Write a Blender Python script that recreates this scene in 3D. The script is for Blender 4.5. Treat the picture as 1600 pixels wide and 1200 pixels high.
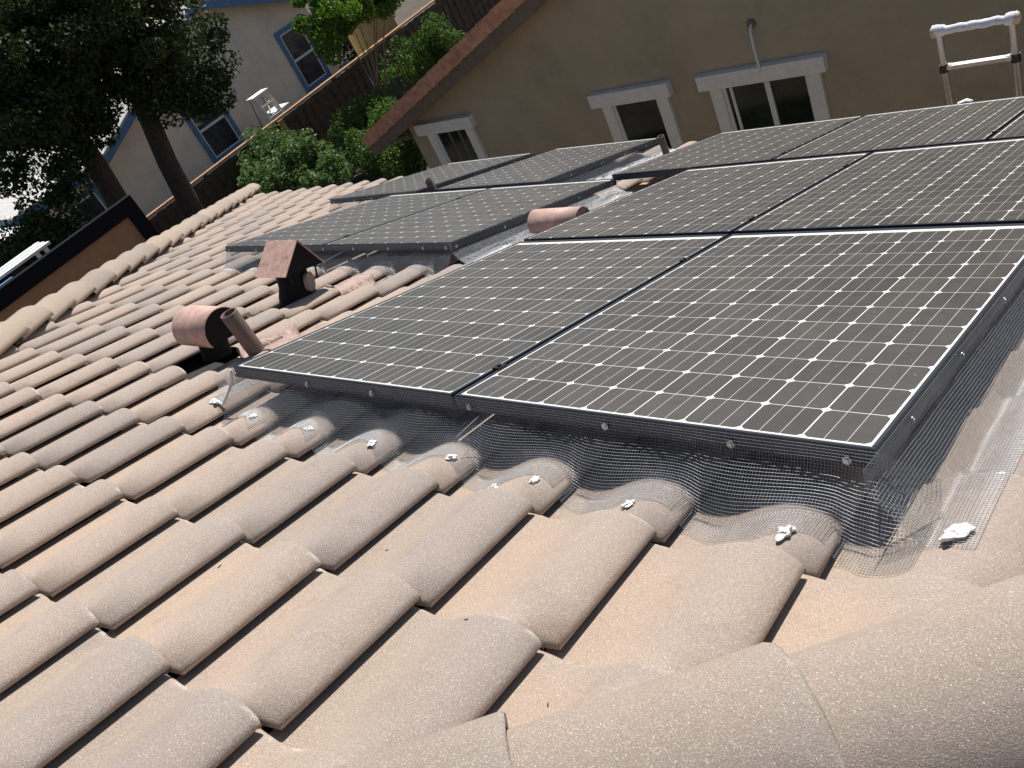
import bpy, bmesh, math, random
import numpy as np
from mathutils import Matrix, Vector, noise as mnoise
R_ = math.radians
random.seed(7); rng = np.random.default_rng(7)
scene = bpy.context.scene
for o in list(bpy.data.objects): bpy.data.objects.remove(o)
COL = scene.collection

# ------------------------------------------------------------------ camera
cam_d = bpy.data.cameras.new('camera'); cam = bpy.data.objects.new('camera', cam_d); COL.objects.link(cam)
RW = np.array([[0.7484788601720599, 0.5303968666676269, -0.3980685364415245],
               [0.08264412520319397, -0.6701851598921315, -0.7375783348429894],
               [-0.6579888634657374, 0.519163765385761, -0.5454536096365535]])
CW = np.array([1.55185, -1.01260, 1.14740]); FPX = 1330.744
cm = Matrix.Identity(4)
for i in range(3):
    cm[i][0] = RW[0][i]; cm[i][1] = -RW[1][i]; cm[i][2] = -RW[2][i]; cm[i][3] = CW[i]
cam.matrix_world = cm
cam_d.sensor_fit = 'HORIZONTAL'; cam_d.sensor_width = 36; cam_d.lens = FPX/1600*36
cam_d.clip_start = 0.02; cam_d.clip_end = 2000
scene.camera = cam

# ------------------------------------------------------------------ sky, sun, exposure
SUN_EL, SUN_AZ = 54.0, -14.0          # azimuth from +Y towards +X
w = bpy.data.worlds.new('World'); scene.world = w; w.use_nodes = True
nt = w.node_tree; bg = nt.nodes['Background']
sky = nt.nodes.new('ShaderNodeTexSky'); sky.sky_type = 'NISHITA'; sky.sun_disc = False
sky.sun_elevation = R_(SUN_EL); sky.sun_rotation = R_(SUN_AZ); sky.altitude = 50
sky.air_density = 1.0; sky.dust_density = 0.6; sky.ozone_density = 1.0
nt.links.new(sky.outputs[0], bg.inputs[0]); bg.inputs[1].default_value = 0.06
sv = Vector((math.sin(R_(SUN_AZ))*math.cos(R_(SUN_EL)), math.cos(R_(SUN_AZ))*math.cos(R_(SUN_EL)), math.sin(R_(SUN_EL))))
sl = bpy.data.lights.new('sun', 'SUN'); sl.energy = 5.0; sl.angle = R_(0.5); sl.color = (1.0, 0.955, 0.895)
so = bpy.data.objects.new('sun', sl); COL.objects.link(so); so.rotation_euler = (-sv).to_track_quat('-Z', 'Y').to_euler()
so.location = (0, 0, 20)
vs = scene.view_settings; vs.view_transform = 'Standard'; vs.look = 'None'; vs.exposure = 0.32; vs.gamma = 1.0; vs.use_curve_mapping = False

# ------------------------------------------------------------------ roof frame (u along ridge, v down the slope, n normal)
TH = R_(19.56)
M4 = Matrix(((1, 0, 0, 0), (0, math.cos(TH), math.sin(TH), 0), (0, -math.sin(TH), math.cos(TH), 0), (0, 0, 0, 1)))
YAW = 0.011
MY = M4 @ Matrix.Rotation(YAW, 4, 'Z')
def pix(P):
    c = (np.asarray(P)-CW) @ RW.T
    return 800+FPX*c[0]/c[2], 600+FPX*c[1]/c[2], c[2]

# ------------------------------------------------------------------ helpers
def link(o): COL.objects.link(o); return o
def tag(o, label, cat, group=None):
    o['label'] = label; o['category'] = cat
    if group: o['group'] = group
    return o
def empty(name, mat, label=None, cat=None, group=None, kind=None):
    o = bpy.data.objects.new(name, None); o.empty_display_size = 0.05; o.matrix_world = mat; link(o)
    if label: tag(o, label, cat, group)
    if kind: o['kind'] = kind
    return o
def put(name, me, mat=None, parent=None, m=None):
    o = bpy.data.objects.new(name, me); link(o)
    if mat is not None and len(me.materials) == 0: me.materials.append(mat)
    if parent is not None: o.parent = parent
    if m is not None: o.matrix_basis = m
    return o
class MB:
    def __init__(s): s.v = []; s.f = []; s.sm = []; s.uv = None
    def add(s, vs, fs, smooth=False):
        b = len(s.v); s.v += [tuple(p) for p in vs]; s.f += [tuple(b+i for i in f) for f in fs]; s.sm += [smooth]*len(fs); return s
    def box(s, lo, hi, m=None):
        x0, y0, z0 = lo; x1, y1, z1 = hi
        P = [(x0,y0,z0),(x1,y0,z0),(x1,y1,z0),(x0,y1,z0),(x0,y0,z1),(x1,y0,z1),(x1,y1,z1),(x0,y1,z1)]
        if m is not None: P = [m @ Vector(p) for p in P]
        return s.add(P, [(0,3,2,1),(4,5,6,7),(0,1,5,4),(1,2,6,5),(2,3,7,6),(3,0,4,7)])
    def bar(s, a, b, w, h, up=(0,0,1)):
        a = Vector(a); b = Vector(b); y = (b-a); L = y.length; y.normalize(); x = y.cross(Vector(up)).normalized(); z = x.cross(y)
        m = Matrix((( x.x,y.x,z.x,a.x),(x.y,y.y,z.y,a.y),(x.z,y.z,z.z,a.z),(0,0,0,1)))
        return s.box((-w/2,0,-h/2),(w/2,L,h/2), m)
    def tube(s, pts, rad, n=12, cap=True, smooth=True):
        pts = [Vector(p) for p in pts]; rs = rad if hasattr(rad,'__len__') else [rad]*len(pts); b = len(s.v); V = []; F = []
        t0 = (pts[1]-pts[0]).normalized(); ref = Vector((0,0,1)) if abs(t0.z) < .9 else Vector((1,0,0)); x = t0.cross(ref).normalized()
        for i, p in enumerate(pts):
            t = (pts[min(i+1,len(pts)-1)]-pts[max(i-1,0)]).normalized(); x = (x - t*x.dot(t)).normalized(); y = t.cross(x)
            for k in range(n):
                a = 2*math.pi*k/n; V.append(p + (x*math.cos(a)+y*math.sin(a))*rs[i])
        for i in range(len(pts)-1):
            for k in range(n):
                F.append((i*n+k, i*n+(k+1)%n, (i+1)*n+(k+1)%n, (i+1)*n+k))
        s.add(V, F, smooth)
        if cap:
            s.add([V[k] for k in range(n)], [tuple(range(n-1,-1,-1))]); s.add([V[(len(pts)-1)*n+k] for k in range(n)], [tuple(range(n))])
        return s
    def mesh(s, name):
        me = bpy.data.meshes.new(name); me.from_pydata(s.v, [], s.f); me.polygons.foreach_set('use_smooth', s.sm); me.update(); return me
    def build(s, name, mat, parent=None, m=None): return put(name, s.mesh(name), mat, parent, m)
def quads(name, V, F, smooth=False):
    V = np.asarray(V, np.float32); F = np.asarray(F, np.int32); k = F.shape[1]
    me = bpy.data.meshes.new(name); me.vertices.add(len(V)); me.vertices.foreach_set('co', V.ravel())
    me.loops.add(F.size); me.loops.foreach_set('vertex_index', F.ravel()); me.polygons.add(len(F))
    me.polygons.foreach_set('loop_start', np.arange(0, F.size, k, dtype=np.int32)); me.polygons.foreach_set('loop_total', np.full(len(F), k, np.int32))
    me.update(calc_edges=True)
    if smooth: me.polygons.foreach_set('use_smooth', np.ones(len(F), bool))
    return me

# ------------------------------------------------------------------ materials
class NT:
    def __init__(s, name):
        s.m = bpy.data.materials.new(name); s.m.use_nodes = True; s.t = s.m.node_tree; s.b = s.t.nodes['Principled BSDF']
    def n(s, typ, **kw):
        x = s.t.nodes.new(typ)
        for k, v in kw.items(): setattr(x, k, v)
        return x
    def l(s, a, b): s.t.links.new(a, b)
    def noise(s, vec, scale, detail=4, rough=.6):
        x = s.n('ShaderNodeTexNoise'); x.inputs['Scale'].default_value = scale; x.inputs['Detail'].default_value = detail; x.inputs['Roughness'].default_value = rough
        if vec is not None: s.l(vec, x.inputs['Vector'])
        return x.outputs[0]
    def ramp(s, fac, stops):
        x = s.n('ShaderNodeValToRGB'); e = x.color_ramp.elements
        while len(e) < len(stops): e.new(.5)
        for i, (p, c) in enumerate(stops):
            e[i].position = p; e[i].color = (*c, 1) if hasattr(c, '__len__') else (c, c, c, 1)
        s.l(fac, x.inputs[0]); return x.outputs[0]
    def mix(s, fac, a, b, typ='MIX'):
        x = s.n('ShaderNodeMix', data_type='RGBA', blend_type=typ)
        for i, v in ((0, fac), (6, a), (7, b)):
            if isinstance(v, (int, float)): x.inputs[i].default_value = v
            elif isinstance(v, tuple): x.inputs[i].default_value = (*v, 1)
            else: s.l(v, x.inputs[i])
        return x.outputs[2]
    def math(s, op, a, b=None, c=None):
        x = s.n('ShaderNodeMath', operation=op)
        for i, v in enumerate((a, b, c)):
            if v is None: continue
            if isinstance(v, (int, float)): x.inputs[i].default_value = v
            else: s.l(v, x.inputs[i])
        return x.outputs[0]
    def coord(s, which='Object'): return s.n('ShaderNodeTexCoord').outputs[which]
    def world(s): return s.n('ShaderNodeNewGeometry').outputs['Position']
    def rand(s): return s.n('ShaderNodeObjectInfo').outputs['Random']
    def bump(s, h, strength, dist=.002):
        x = s.n('ShaderNodeBump'); x.inputs['Strength'].default_value = strength; x.inputs['Distance'].default_value = dist; s.l(h, x.inputs['Height']); s.l(x.outputs[0], s.b.inputs['Normal'])
    def set(s, **kw):
        for k, v in kw.items():
            k = k.replace('_', ' ')
            if isinstance(v, tuple): v = (*v, 1)
            s.b.inputs[k].default_value = v
        return s
def plain(name, col, rough=.6, metal=0.0, var=.12, scale=8, bump=0, spec=.5, dirt=None):
    a = NT(name); p = a.world(); n1 = a.noise(p, scale, 5)
    lo = tuple(c*(1-var) for c in col); hi = tuple(min(1, c*(1+var)) for c in col)
    c = a.ramp(n1, [(.3, lo), (.7, hi)])
    if dirt:
        n2 = a.noise(p, dirt[1], 6, .7); f = a.ramp(n2, [(dirt[2], 0), (dirt[2]+.18, 1)]); c = a.mix(f, c, dirt[0])
    a.l(c, a.b.inputs['Base Color']); a.set(Roughness=rough, Metallic=metal); a.b.inputs['Specular IOR Level'].default_value = spec
    if bump: a.bump(a.noise(p, scale*14, 4), bump, .004)
    return a.m

def tile_material(name, pan, crest, nose_light):
    a = NT(name); uv = a.n('ShaderNodeUVMap', uv_map='UVMap').outputs[0]; sx = a.n('ShaderNodeSeparateXYZ'); a.l(uv, sx.inputs[0])
    p = a.world(); r = a.rand()
    big = a.noise(p, 5.5, 5, .65); mid = a.noise(p, 28, 5, .7); fine = a.noise(p, 380, 3, .8); grit = a.noise(p, 480, 2, .5)
    cr = a.ramp(sx.outputs[0], [(.28, 0), (.55, .75), (.8, 1), (1, .85)])
    cr = a.math('MULTIPLY_ADD', big, .9, a.math('MULTIPLY_ADD', cr, .85, -.42)); cr = a.math('MULTIPLY_ADD', mid, .5, a.math('ADD', cr, -.25))
    crest_f = a.ramp(cr, [(.12, 0), (.72, 1)])
    rr = a.ramp(r, [(0, (.82,.83,.86)), (.35, (.97,.97,.98)), (.7, (1.04,1.0,.97)), (1, (1.14,1.08,1.03))])
    c = a.mix(crest_f, pan, crest); c = a.mix(1.0, c, rr, 'MULTIPLY')
    nz = a.math('MULTIPLY_ADD', mid, .5, sx.outputs[1]); ns = a.ramp(nz, [(.22, .55), (.5, 0)])       # weathered greyer band by the nose
    c = a.mix(ns, c, (.33,.285,.25))
    st = a.noise(p, 9, 6, .75); c = a.mix(a.ramp(st, [(.54, 0), (.74, .55)]), c, (.235,.195,.165)); lc = a.noise(p, 60, 4, .6); c = a.mix(a.ramp(lc, [(.70, 0), (.76, .35)]), c, (.36,.22,.10))       # stains, lichen
    c = a.mix(a.ramp(fine, [(.28, .7), (.47, 0)]), c, (.17,.13,.105))
    c = a.mix(a.ramp(fine, [(.54, 0), (.70, .6)]), c, (.74,.64,.54))
    c = a.mix(a.ramp(grit, [(.665, 0), (.71, .8)]), c, (.92,.87,.79))
    ew = a.math('MULTIPLY', a.ramp(sx.outputs[1], [(.004, 1), (.028, 0)]), a.ramp(a.noise(p, 14, 4), [(.52, 0), (.66, nose_light)]))
    c = a.mix(ew, c, (.80,.76,.70))
    a.l(c, a.b.inputs['Base Color']); a.set(Roughness=.88); a.b.inputs['Specular IOR Level'].default_value = .3
    h = a.math('MULTIPLY_ADD', fine, .7, a.math('MULTIPLY', mid, .9)); a.bump(h, .7, .0035)
    return a.m
M = {}
M['tile'] = tile_material('concrete_tile', (.395,.312,.248), (.355,.294,.252), .55)
M['cap'] = tile_material('hip_cap_concrete', (.385,.305,.24), (.335,.275,.225), .4)
M['deck'] = plain('roof_felt', (.022,.02,.02), .9)
M['wood_dark'] = plain('ridge_board', (.05,.035,.025), .85)
def cell_material():
    a = NT('solar_cell'); o = a.coord('Object'); s = a.n('ShaderNodeSeparateXYZ'); a.l(o, s.inputs[0]); p = a.world()
    d = a.math('ABSOLUTE', a.math('SUBTRACT', a.math('ABSOLUTE', s.outputs[0]), .0212)); f = a.math('LESS_THAN', d, .0008)
    dust = a.noise(p, 22, 6, .7); specks = a.noise(p, 260, 2, .5); r = a.rand()
    c = a.ramp(dust, [(.25, (.054,.050,.045)), (.75, (.071,.065,.058))]); c = a.mix(1.0, c, a.ramp(r, [(0, (.84,.85,.88)), (.5, (1,1,1)), (1, (1.15,1.12,1.08))]), 'MULTIPLY')
    c = a.mix(a.ramp(specks, [(.77, 0), (.80, .8)]), c, (.30,.28,.26)); c = a.mix(a.ramp(a.noise(p, 95, 2, .4), [(.755, 0), (.78, .7)]), c, (.42,.40,.37))
    c = a.mix(f, c, (.44,.43,.41))
    a.l(c, a.b.inputs['Base Color']); a.set(Roughness=.34); a.b.inputs['Specular IOR Level'].default_value = .42
    a.l(a.ramp(a.noise(p, 18, 5), [(.3, .32), (.7, .42)]), a.b.inputs['Roughness'])
    return a.m
M['cell'] = cell_material()
M['backsheet'] = plain('white_backsheet', (.66,.65,.62), .4, var=.05, spec=.4)
M['frame'] = plain('black_anodised_frame', (.035,.042,.055), .34, .35, var=.15, scale=30, spec=.7)
M['clamp'] = plain('clamp_black', (.02,.02,.022), .4, .5)
M['wire'] = plain('galvanised_wire', (.36,.40,.44), .45, .55, var=.2, scale=60)
M['zinc'] = plain('zinc_washer', (.55,.57,.6), .3, .9)
M['foil'] = plain('silver_foil_tape', (.38,.40,.42), .42, .6, var=.25, scale=40, bump=.8)
M['sealant'] = plain('white_sealant', (.82,.82,.82), .5, var=.06, scale=60)
M['brownpaint'] = plain('brown_pink_vent_paint', (.53,.345,.285), .62, var=.2, scale=22, bump=.15, dirt=((.21,.12,.10), 30, .56))
M['pipepaint'] = plain('brown_pipe_paint', (.15,.10,.08), .5, var=.15, scale=20)
M['flash'] = plain('painted_flashing', (.36,.24,.20), .5, var=.22, scale=26, bump=.5, dirt=((.62,.5,.46), 45, .64))
M['black'] = plain('black_paint_and_shade', (.010,.010,.012), .7, spec=.15)
M['rust'] = plain('weathered_metal_disc', (.27,.24,.21), .7, var=.3, scale=30)
def stucco(name, col, blot):
    a = NT(name); p = a.world(); n = a.noise(p, 1.3, 7, .7); c = a.ramp(n, [(.3, tuple(x*.84 for x in col)), (.7, tuple(min(1,x*1.12) for x in col))])
    sw = a.noise(p, 4.5, 8, .8); c = a.mix(a.ramp(sw, [(.50, 0), (.72, .6)]), c, blot)
    a.l(c, a.b.inputs['Base Color']); a.set(Roughness=.92); a.bump(a.noise(p, 45, 6, .7), .55, .012); return a.m
M['tan'] = stucco('tan_stucco', (.44,.37,.265), (.52,.45,.34))
M['beige'] = stucco('beige_stucco', (.82,.75,.62), (.86,.80,.68))
M['white'] = plain('white_trim_paint', (.82,.81,.77), .6, var=.07, scale=10, bump=.2)
M['vinyl'] = plain('white_vinyl', (.74,.75,.76), .4, var=.04)
M['bluetrim'] = plain('blue_trim_paint', (.085,.20,.37), .6, var=.15)
M['terracotta'] = plain('terracotta_rake', (.54,.27,.17), .85, var=.28, scale=7, bump=.3, dirt=((.30,.19,.13), 9, .55))
M['barge'] = plain('brown_barge_board', (.17,.13,.09), .8, var=.15)
M['greyroof'] = plain('pale_grey_shingles', (.50,.49,.47), .9, var=.25, scale=9, bump=.4)
M['whiteroof'] = plain('white_patio_roof', (.80,.80,.78), .6, var=.05)
def glass(name, col):
    a = NT(name); a.set(Base_Color=col, Roughness=.08); a.b.inputs['Specular IOR Level'].default_value = .6
    p = a.world(); c = a.ramp(a.noise(p, 2.2, 3), [(.35, tuple(x*.5 for x in col)), (.7, tuple(x*1.5 for x in col))]); a.l(c, a.b.inputs['Base Color']); return a.m
M['glass'] = glass('dark_window_glass', (.018,.026,.021))
M['glassgrey'] = glass('grey_window_screen', (.05,.055,.065))
M['curtain'] = plain('curtain', (.16,.14,.09), .9)
M['fence'] = plain('weathered_fence_board', (.075,.057,.043), .9, var=.4, scale=6, bump=.4)
M['rail'] = plain('cedar_cap_rail', (.36,.20,.10), .85, var=.25, scale=9)
M['newfence'] = plain('yellow_pine_board', (.52,.38,.18), .85, var=.15)
M['screenpanel'] = plain('brown_painted_panel', (.50,.26,.13), .8, var=.1)
M['alu'] = plain('brushed_aluminium', (.50,.49,.47), .42, .85, var=.1, scale=30)
M['rubber'] = plain('black_plastic_collar', (.015,.015,.017), .5)
M['rag'] = plain('white_rag', (.72,.74,.78), .8, var=.12, scale=40, bump=.5)
M['ragtan'] = plain('tan_tape', (.55,.43,.30), .8)
M['bark'] = plain('bark', (.055,.045,.038), .95, var=.35, scale=14, bump=.9)
M['barkpale'] = plain('pale_bark', (.23,.18,.13), .9, var=.25, scale=14, bump=.5)
def leafmat(name, c0, c1, trans):
    a = NT(name); p = a.world(); n = a.noise(p, 3.0, 4); r = a.n('ShaderNodeNewGeometry').outputs['Random Per Island']
    col = a.mix(a.math('MULTIPLY_ADD', n, .6, a.math('MULTIPLY', r, .5)), c0, c1)
    a.l(col, a.b.inputs['Base Color']); a.set(Roughness=.55); a.b.inputs['Specular IOR Level'].default_value = .22
    tr = a.n('ShaderNodeBsdfTranslucent'); hs = a.n('ShaderNodeHueSaturation'); hs.inputs['Value'].default_value = 1.5; hs.inputs['Saturation'].default_value = 1.15
    a.l(col, hs.inputs['Color']); a.l(hs.outputs[0], tr.inputs[0]); mx = a.n('ShaderNodeMixShader'); mx.inputs[0].default_value = trans
    out = a.t.nodes['Material Output']; a.l(a.b.outputs[0], mx.inputs[1]); a.l(tr.outputs[0], mx.inputs[2]); a.l(mx.outputs[0], out.inputs[0]); return a.m
M['leafdark'] = leafmat('dark_oak_leaf', (.016,.03,.010), (.045,.072,.020), .2)
M['leafglossy'] = leafmat('glossy_shrub_leaf', (.07,.125,.045), (.15,.22,.085), .3)
M['leaffine'] = leafmat('fine_shrub_leaf', (.045,.09,.022), (.11,.185,.045), .3)
M['leafbright'] = leafmat('myrtle_leaf', (.05,.11,.018), (.12,.21,.04), .4)
M['ground'] = plain('dry_garden_soil', (.085,.07,.052), .95, var=.35, scale=2.2, bump=.5)

# ------------------------------------------------------------------ setting
g = quads('ground', [(-900,-900,-5.1),(900,-900,-5.1),(900,900,-5.1),(-900,900,-5.1)], [(0,1,2,3)])
go = put('ground', g, M['ground']); go['kind'] = 'structure'

# ================================================================== THE TILED HIP ROOF
DU, DV, U0, V0, ZPN, TILT = .302, .3565, .403, -.172, -.159, .024
PROF = [(-.10,.003),(0,.001),(.08,-.001),(.17,.001),(.24,.006),(.32,.0148),(.40,.026),(.48,.0372),(.56,.0462),(.64,.0525),(.72,.0552),(.80,.0545),(.87,.050),(.93,.0425),(.975,.033),(1.0,.024)]
PS = np.array([p[0] for p in PROF]); PH = np.array([p[1] for p in PROF])
def surf(u, v):
    u = np.asarray(u, float); v = np.asarray(v, float)
    up = u*math.cos(YAW)+v*math.sin(YAW); vp = -u*math.sin(YAW)+v*math.cos(YAW)
    s = np.mod((up-U0)/DU, 1.0); k = (vp-V0)/DV; fr = k-np.floor(k)
    return ZPN-TILT+TILT*fr+np.interp(s, PS, PH)
TLEN = .425
def tile_geom(seed=0, w=DU):
    rg = np.random.default_rng(seed); V = []; F = []; UV = []
    ys = [0.0, -.005, -.014, -.13, -.25, -.344, -.352, -TLEN]; n = len(PROF); tp = lambda y: .965+.045*(-y/DV) if y > -.348 else .88
    hs = 1+rg.uniform(-.03,.03); wob = rg.uniform(-.0012,.0012, n)
    for j, y in enumerate(ys):
        for i, (s, h) in enumerate(PROF):
            z = h*hs + TILT*y/DV - (.004 if j == 0 else .0008 if j == 1 else 0)
            V.append((s*w*(tp(y) if s > .3 else .99), y + (wob[i] if j < 3 else 0), z)); UV.append((max(s,0), -y/DV))
    for j in range(len(ys)-1):
        for i in range(n-1): F.append((j*n+i, (j+1)*n+i, (j+1)*n+i+1, j*n+i+1))
    b = len(V)
    for i, (s, h) in enumerate(PROF): V.append((s*w*(.965 if s > .3 else .99), wob[i]-.001, h*hs-.018)); UV.append((max(s,0), .01))
    for i in range(n-1): F.append((b+i, i, i+1, b+i+1))
    b2 = len(V)
    for j, y in enumerate(ys): V.append((w*tp(y)-.002, y, PROF[-1][1]*hs + TILT*y/DV - .008)); UV.append((1, -y/DV))
    for j in range(len(ys)-1): F.append((j*n+n-1, (j+1)*n+n-1, b2+j+1, b2+j))
    return np.array(V), F, np.array(UV), len(ys)-1, n
def mk_tile_mesh(name, V, F, UV, flatfrom=None):
    me = bpy.data.meshes.new(name); me.from_pydata([tuple(p) for p in V], [], F); uvl = me.uv_layers.new(name='UVMap')
    li = np.zeros(len(me.loops), np.int32); me.loops.foreach_get('vertex_index', li); uvl.data.foreach_set('uv', UV[li].astype(np.float32).ravel())
    sm = np.ones(len(F), bool)
    if flatfrom: sm[flatfrom:] = False
    me.polygons.foreach_set('use_smooth', sm); me.update(); return me
TG = [tile_geom(s) for s in range(4)]
TOPN = TG[0][3]*(TG[0][4]-1)
tile_meshes = []
for s in range(4):
    V, F, UV, _, _ = TG[s]; me = mk_tile_mesh('tile', V, F, UV, TOPN); me.materials.append(M['tile']); tile_meshes.append(me)

# hip crest lines in the roof frame, at n = 0
HR0, HR1 = np.array([.877,-.797]), np.array([1.344,-.279]); HL0, HL1 = np.array([-3.967,.325]), np.array([-8.944,5.162])
_n = np.array([.743,-.669]); HR0 = HR0+_n*.082; HR1 = HR1+_n*.082
def line(a, b): d = (b-a)/np.linalg.norm(b-a); return a, d
aR, dR = line(HR0, HR1); aL, dL = line(HL0, HL1)
# apex = crossing of both hips
A_ = np.array([[dR[0], -dL[0]], [dR[1], -dL[1]]]); tt = np.linalg.solve(A_, aL-aR); APEX = aR+dR*tt[0]
nR = np.array([-dR[1], dR[0]]);  nL = np.array([dL[1], -dL[0]])       # both point into the main face
if nR @ (np.array([-1,1.])-aR) < 0: nR = -nR
if nL @ (np.array([-1,1.])-aL) < 0: nL = -nL
NCOURSE = 15
roof = empty('tiled_roof', MY, 'tan concrete S-tile hip roof carrying the solar panels', 'roof')
mYi = MY.inverted()
# panel rectangles (u, v) for sorting hidden tiles
PW, PH_, PG = 1.053, 1.56, .0144
def panel_frame(o, yaw, a, b, da):      # group corner, yaw, dz/du, dz/dv, local offset along u
    x = Vector((math.cos(yaw), math.sin(yaw), a)).normalized(); y = Vector((-math.sin(yaw), math.cos(yaw), b)); z = x.cross(y).normalized(); y = z.cross(x)
    p = Vector(o)+x*da
    return Matrix(((x.x,y.x,z.x,p.x),(x.y,y.y,z.y,p.y),(x.z,y.z,z.z,p.z),(0,0,0,1)))
LA = ((-1.6091,1.6692,-.0114), .0136, -.0183, -.0118); LB1 = ((-3.4612,3.1994,.0223), .040, -.004, -.0069)
LB2 = ((-2.2254,3.226,-.0022), .0022, -.0145, .0024); LC = ((-1.6458,3.214,-.0008), .0199, -.0039, -.011)
PANELS = [
 ('A1', panel_frame((0,.03,0),0,0,0,-PW-PG), 'near left solar panel, its edge beside the slanted vent pipe', True),
 ('A2', panel_frame((0,.03,0),0,0,0,0), 'nearest and largest solar panel, at the wire mesh corner on the right', False),
 ('B1', panel_frame((-.017,1.632,0),0,0,-.005,-PW-PG), 'solar panel of the second row beside the half-buried pink barrel vent', True),
 ('B2', panel_frame((-.017,1.632,0),0,0,-.005,0), 'right solar panel of the second row, running out of the frame', False),
 ('C1', panel_frame(*LC,0), 'far row solar panel below the double white window of the tan house', True),
 ('C2', panel_frame(*LC,PW+PG), 'far row solar panel with the ladder standing behind it', True),
 ('C3', panel_frame(*LC,2*(PW+PG)), 'far row solar panel cut off at the right edge of the picture', False),
 ('LA1', panel_frame(*LA,-2*PW-PG), 'left array solar panel behind the gable-hooded vent', True),
 ('LA2', panel_frame(*LA,-PW), 'left array solar panel with its mesh side beside the barrel vent', False),
 ('LB1', panel_frame(*LB1,-PW), 'leftmost far solar panel at the eave, below the small white window', False),
 ('LB2', panel_frame(*LB2,-PW), 'far solar panel left of the foil strip and the far brown pipe', False)]
def under_panel(u, v, mg=.0):
    for _, m, _, _ in PANELS:
        q = m.inverted() @ Vector((u, v, 0))
        if mg < q.x < PW-mg and mg < q.y < PH_-mg: return True
    return False
CLIP_L, CLIP_R = .03, .0
tiles = []
for k in range(-8, NCOURSE+1):
    vn = V0+k*DV
    for c in range(-34, 30):
        u0 = U0+c*DU
        cu, cv = u0+DU*.5, vn-DV*.5
        # into the unyawed frame
        cuu = cu*math.cos(YAW)-cv*math.sin(YAW); cvv = cu*math.sin(YAW)+cv*math.cos(YAW)
        P = np.array([cuu, cvv]); dl = (P-aL) @ nL; dr = (P-aR) @ nR
        if dl < -.38 or dr < -.38: continue
        if cuu > 6: continue
        W3 = M4 @ Vector((cuu, cvv, -.13)); x, y, zz = pix(W3)
        vis = zz > 0 and -140 < x < 1740 and -100 < y < 1420
        if abs(cuu+1.80) < .152 and abs(cvv-.33) < .178: continue        # opening for the gable vent
        tiles.append(dict(u=u0, v=vn, cut=(dl < .36 or dr < .36), dist=zz, vis=vis and not under_panel(cuu, cvv, .10), P=(cuu, cvv), dl=dl, dr=dr))
def clip_mesh(V, F, UV, loc, rot):
    bm = bmesh.new(); uvl = bm.loops.layers.uv.new('UVMap'); bv = [bm.verts.new(p) for p in V]
    for fi, f in enumerate(F):
        fc = bm.faces.new([bv[i] for i in f]); fc.smooth = fi < TOPN
        for lp, i in zip(fc.loops, f): lp[uvl].uv = UV[i]
    mt = Matrix.Translation(loc) @ rot
    for (a, n, clip) in ((aL, nL, CLIP_L), (aR, nR, CLIP_R)):
        n3 = Vector((n[0], n[1], 0)); a3 = Vector((a[0], a[1], 0))+n3*clip
        my = Matrix.Rotation(YAW, 4, 'Z'); inv = (my @ mt).inverted()
        co = inv @ a3; no = (inv.to_3x3() @ n3).normalized()
        bmesh.ops.bisect_plane(bm, geom=bm.verts[:]+bm.edges[:]+bm.faces[:], plane_co=co, plane_no=no, clear_inner=True)
    if len(bm.faces) == 0: bm.free(); return None
    me = bpy.data.meshes.new('tile'); bm.to_mesh(me); bm.free(); me.materials.append(M['tile']); return me
tiles.sort(key=lambda t: (not t['vis'], t['dist']))
JV, JF, JUV, off = [], [], [], 0
for i, t in enumerate(tiles):
    sd = random.randrange(4); V, F, UV, _, _ = TG[sd]
    loc = Vector((t['u'], t['v']+random.uniform(-.007,.007), ZPN+random.uniform(-.0015,.0015)))
    rot = Matrix.Rotation(random.uniform(-.006,.006), 4, 'Z') @ Matrix.Rotation(random.uniform(-.004,.004), 4, 'X')
    if t['vis'] and i < 300:
        if t['cut']:
            me = clip_mesh(V, F, UV, loc, rot)
            if me is None: continue
        else: me = tile_meshes[sd]
        put('tile', me, None, roof, Matrix.Translation(loc) @ rot)
    else:
        if t['cut'] and min(t['dl'], t['dr']) < .30:
            me = clip_mesh(V, F, UV, loc, rot)
            if me is None: continue
            V = np.array([v.co[:] for v in me.vertices]); F = [tuple(p.vertices) for p in me.polygons]; uvv = np.zeros((len(V), 2))
            for lp in me.loops: uvv[lp.vertex_index] = me.uv_layers[0].data[lp.index].uv
            UV = uvv; bpy.data.meshes.remove(me)
        mt = Matrix.Translation(loc) @ rot
        V2 = [mt @ Vector(p) for p in V]; JV += [tuple(p) for p in V2]; JF += [tuple(q+off for q in f) for f in F]; JUV.append(UV); off += len(V2)
me = mk_tile_mesh('tile_field', np.array(JV), JF, np.concatenate(JUV)); me.materials.append(M['tile'])
tf = put('tile_field', me, None, roof); tf['kind'] = 'stuff'; tf['label'] = 'further roof tiles under and between the panels'
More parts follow.
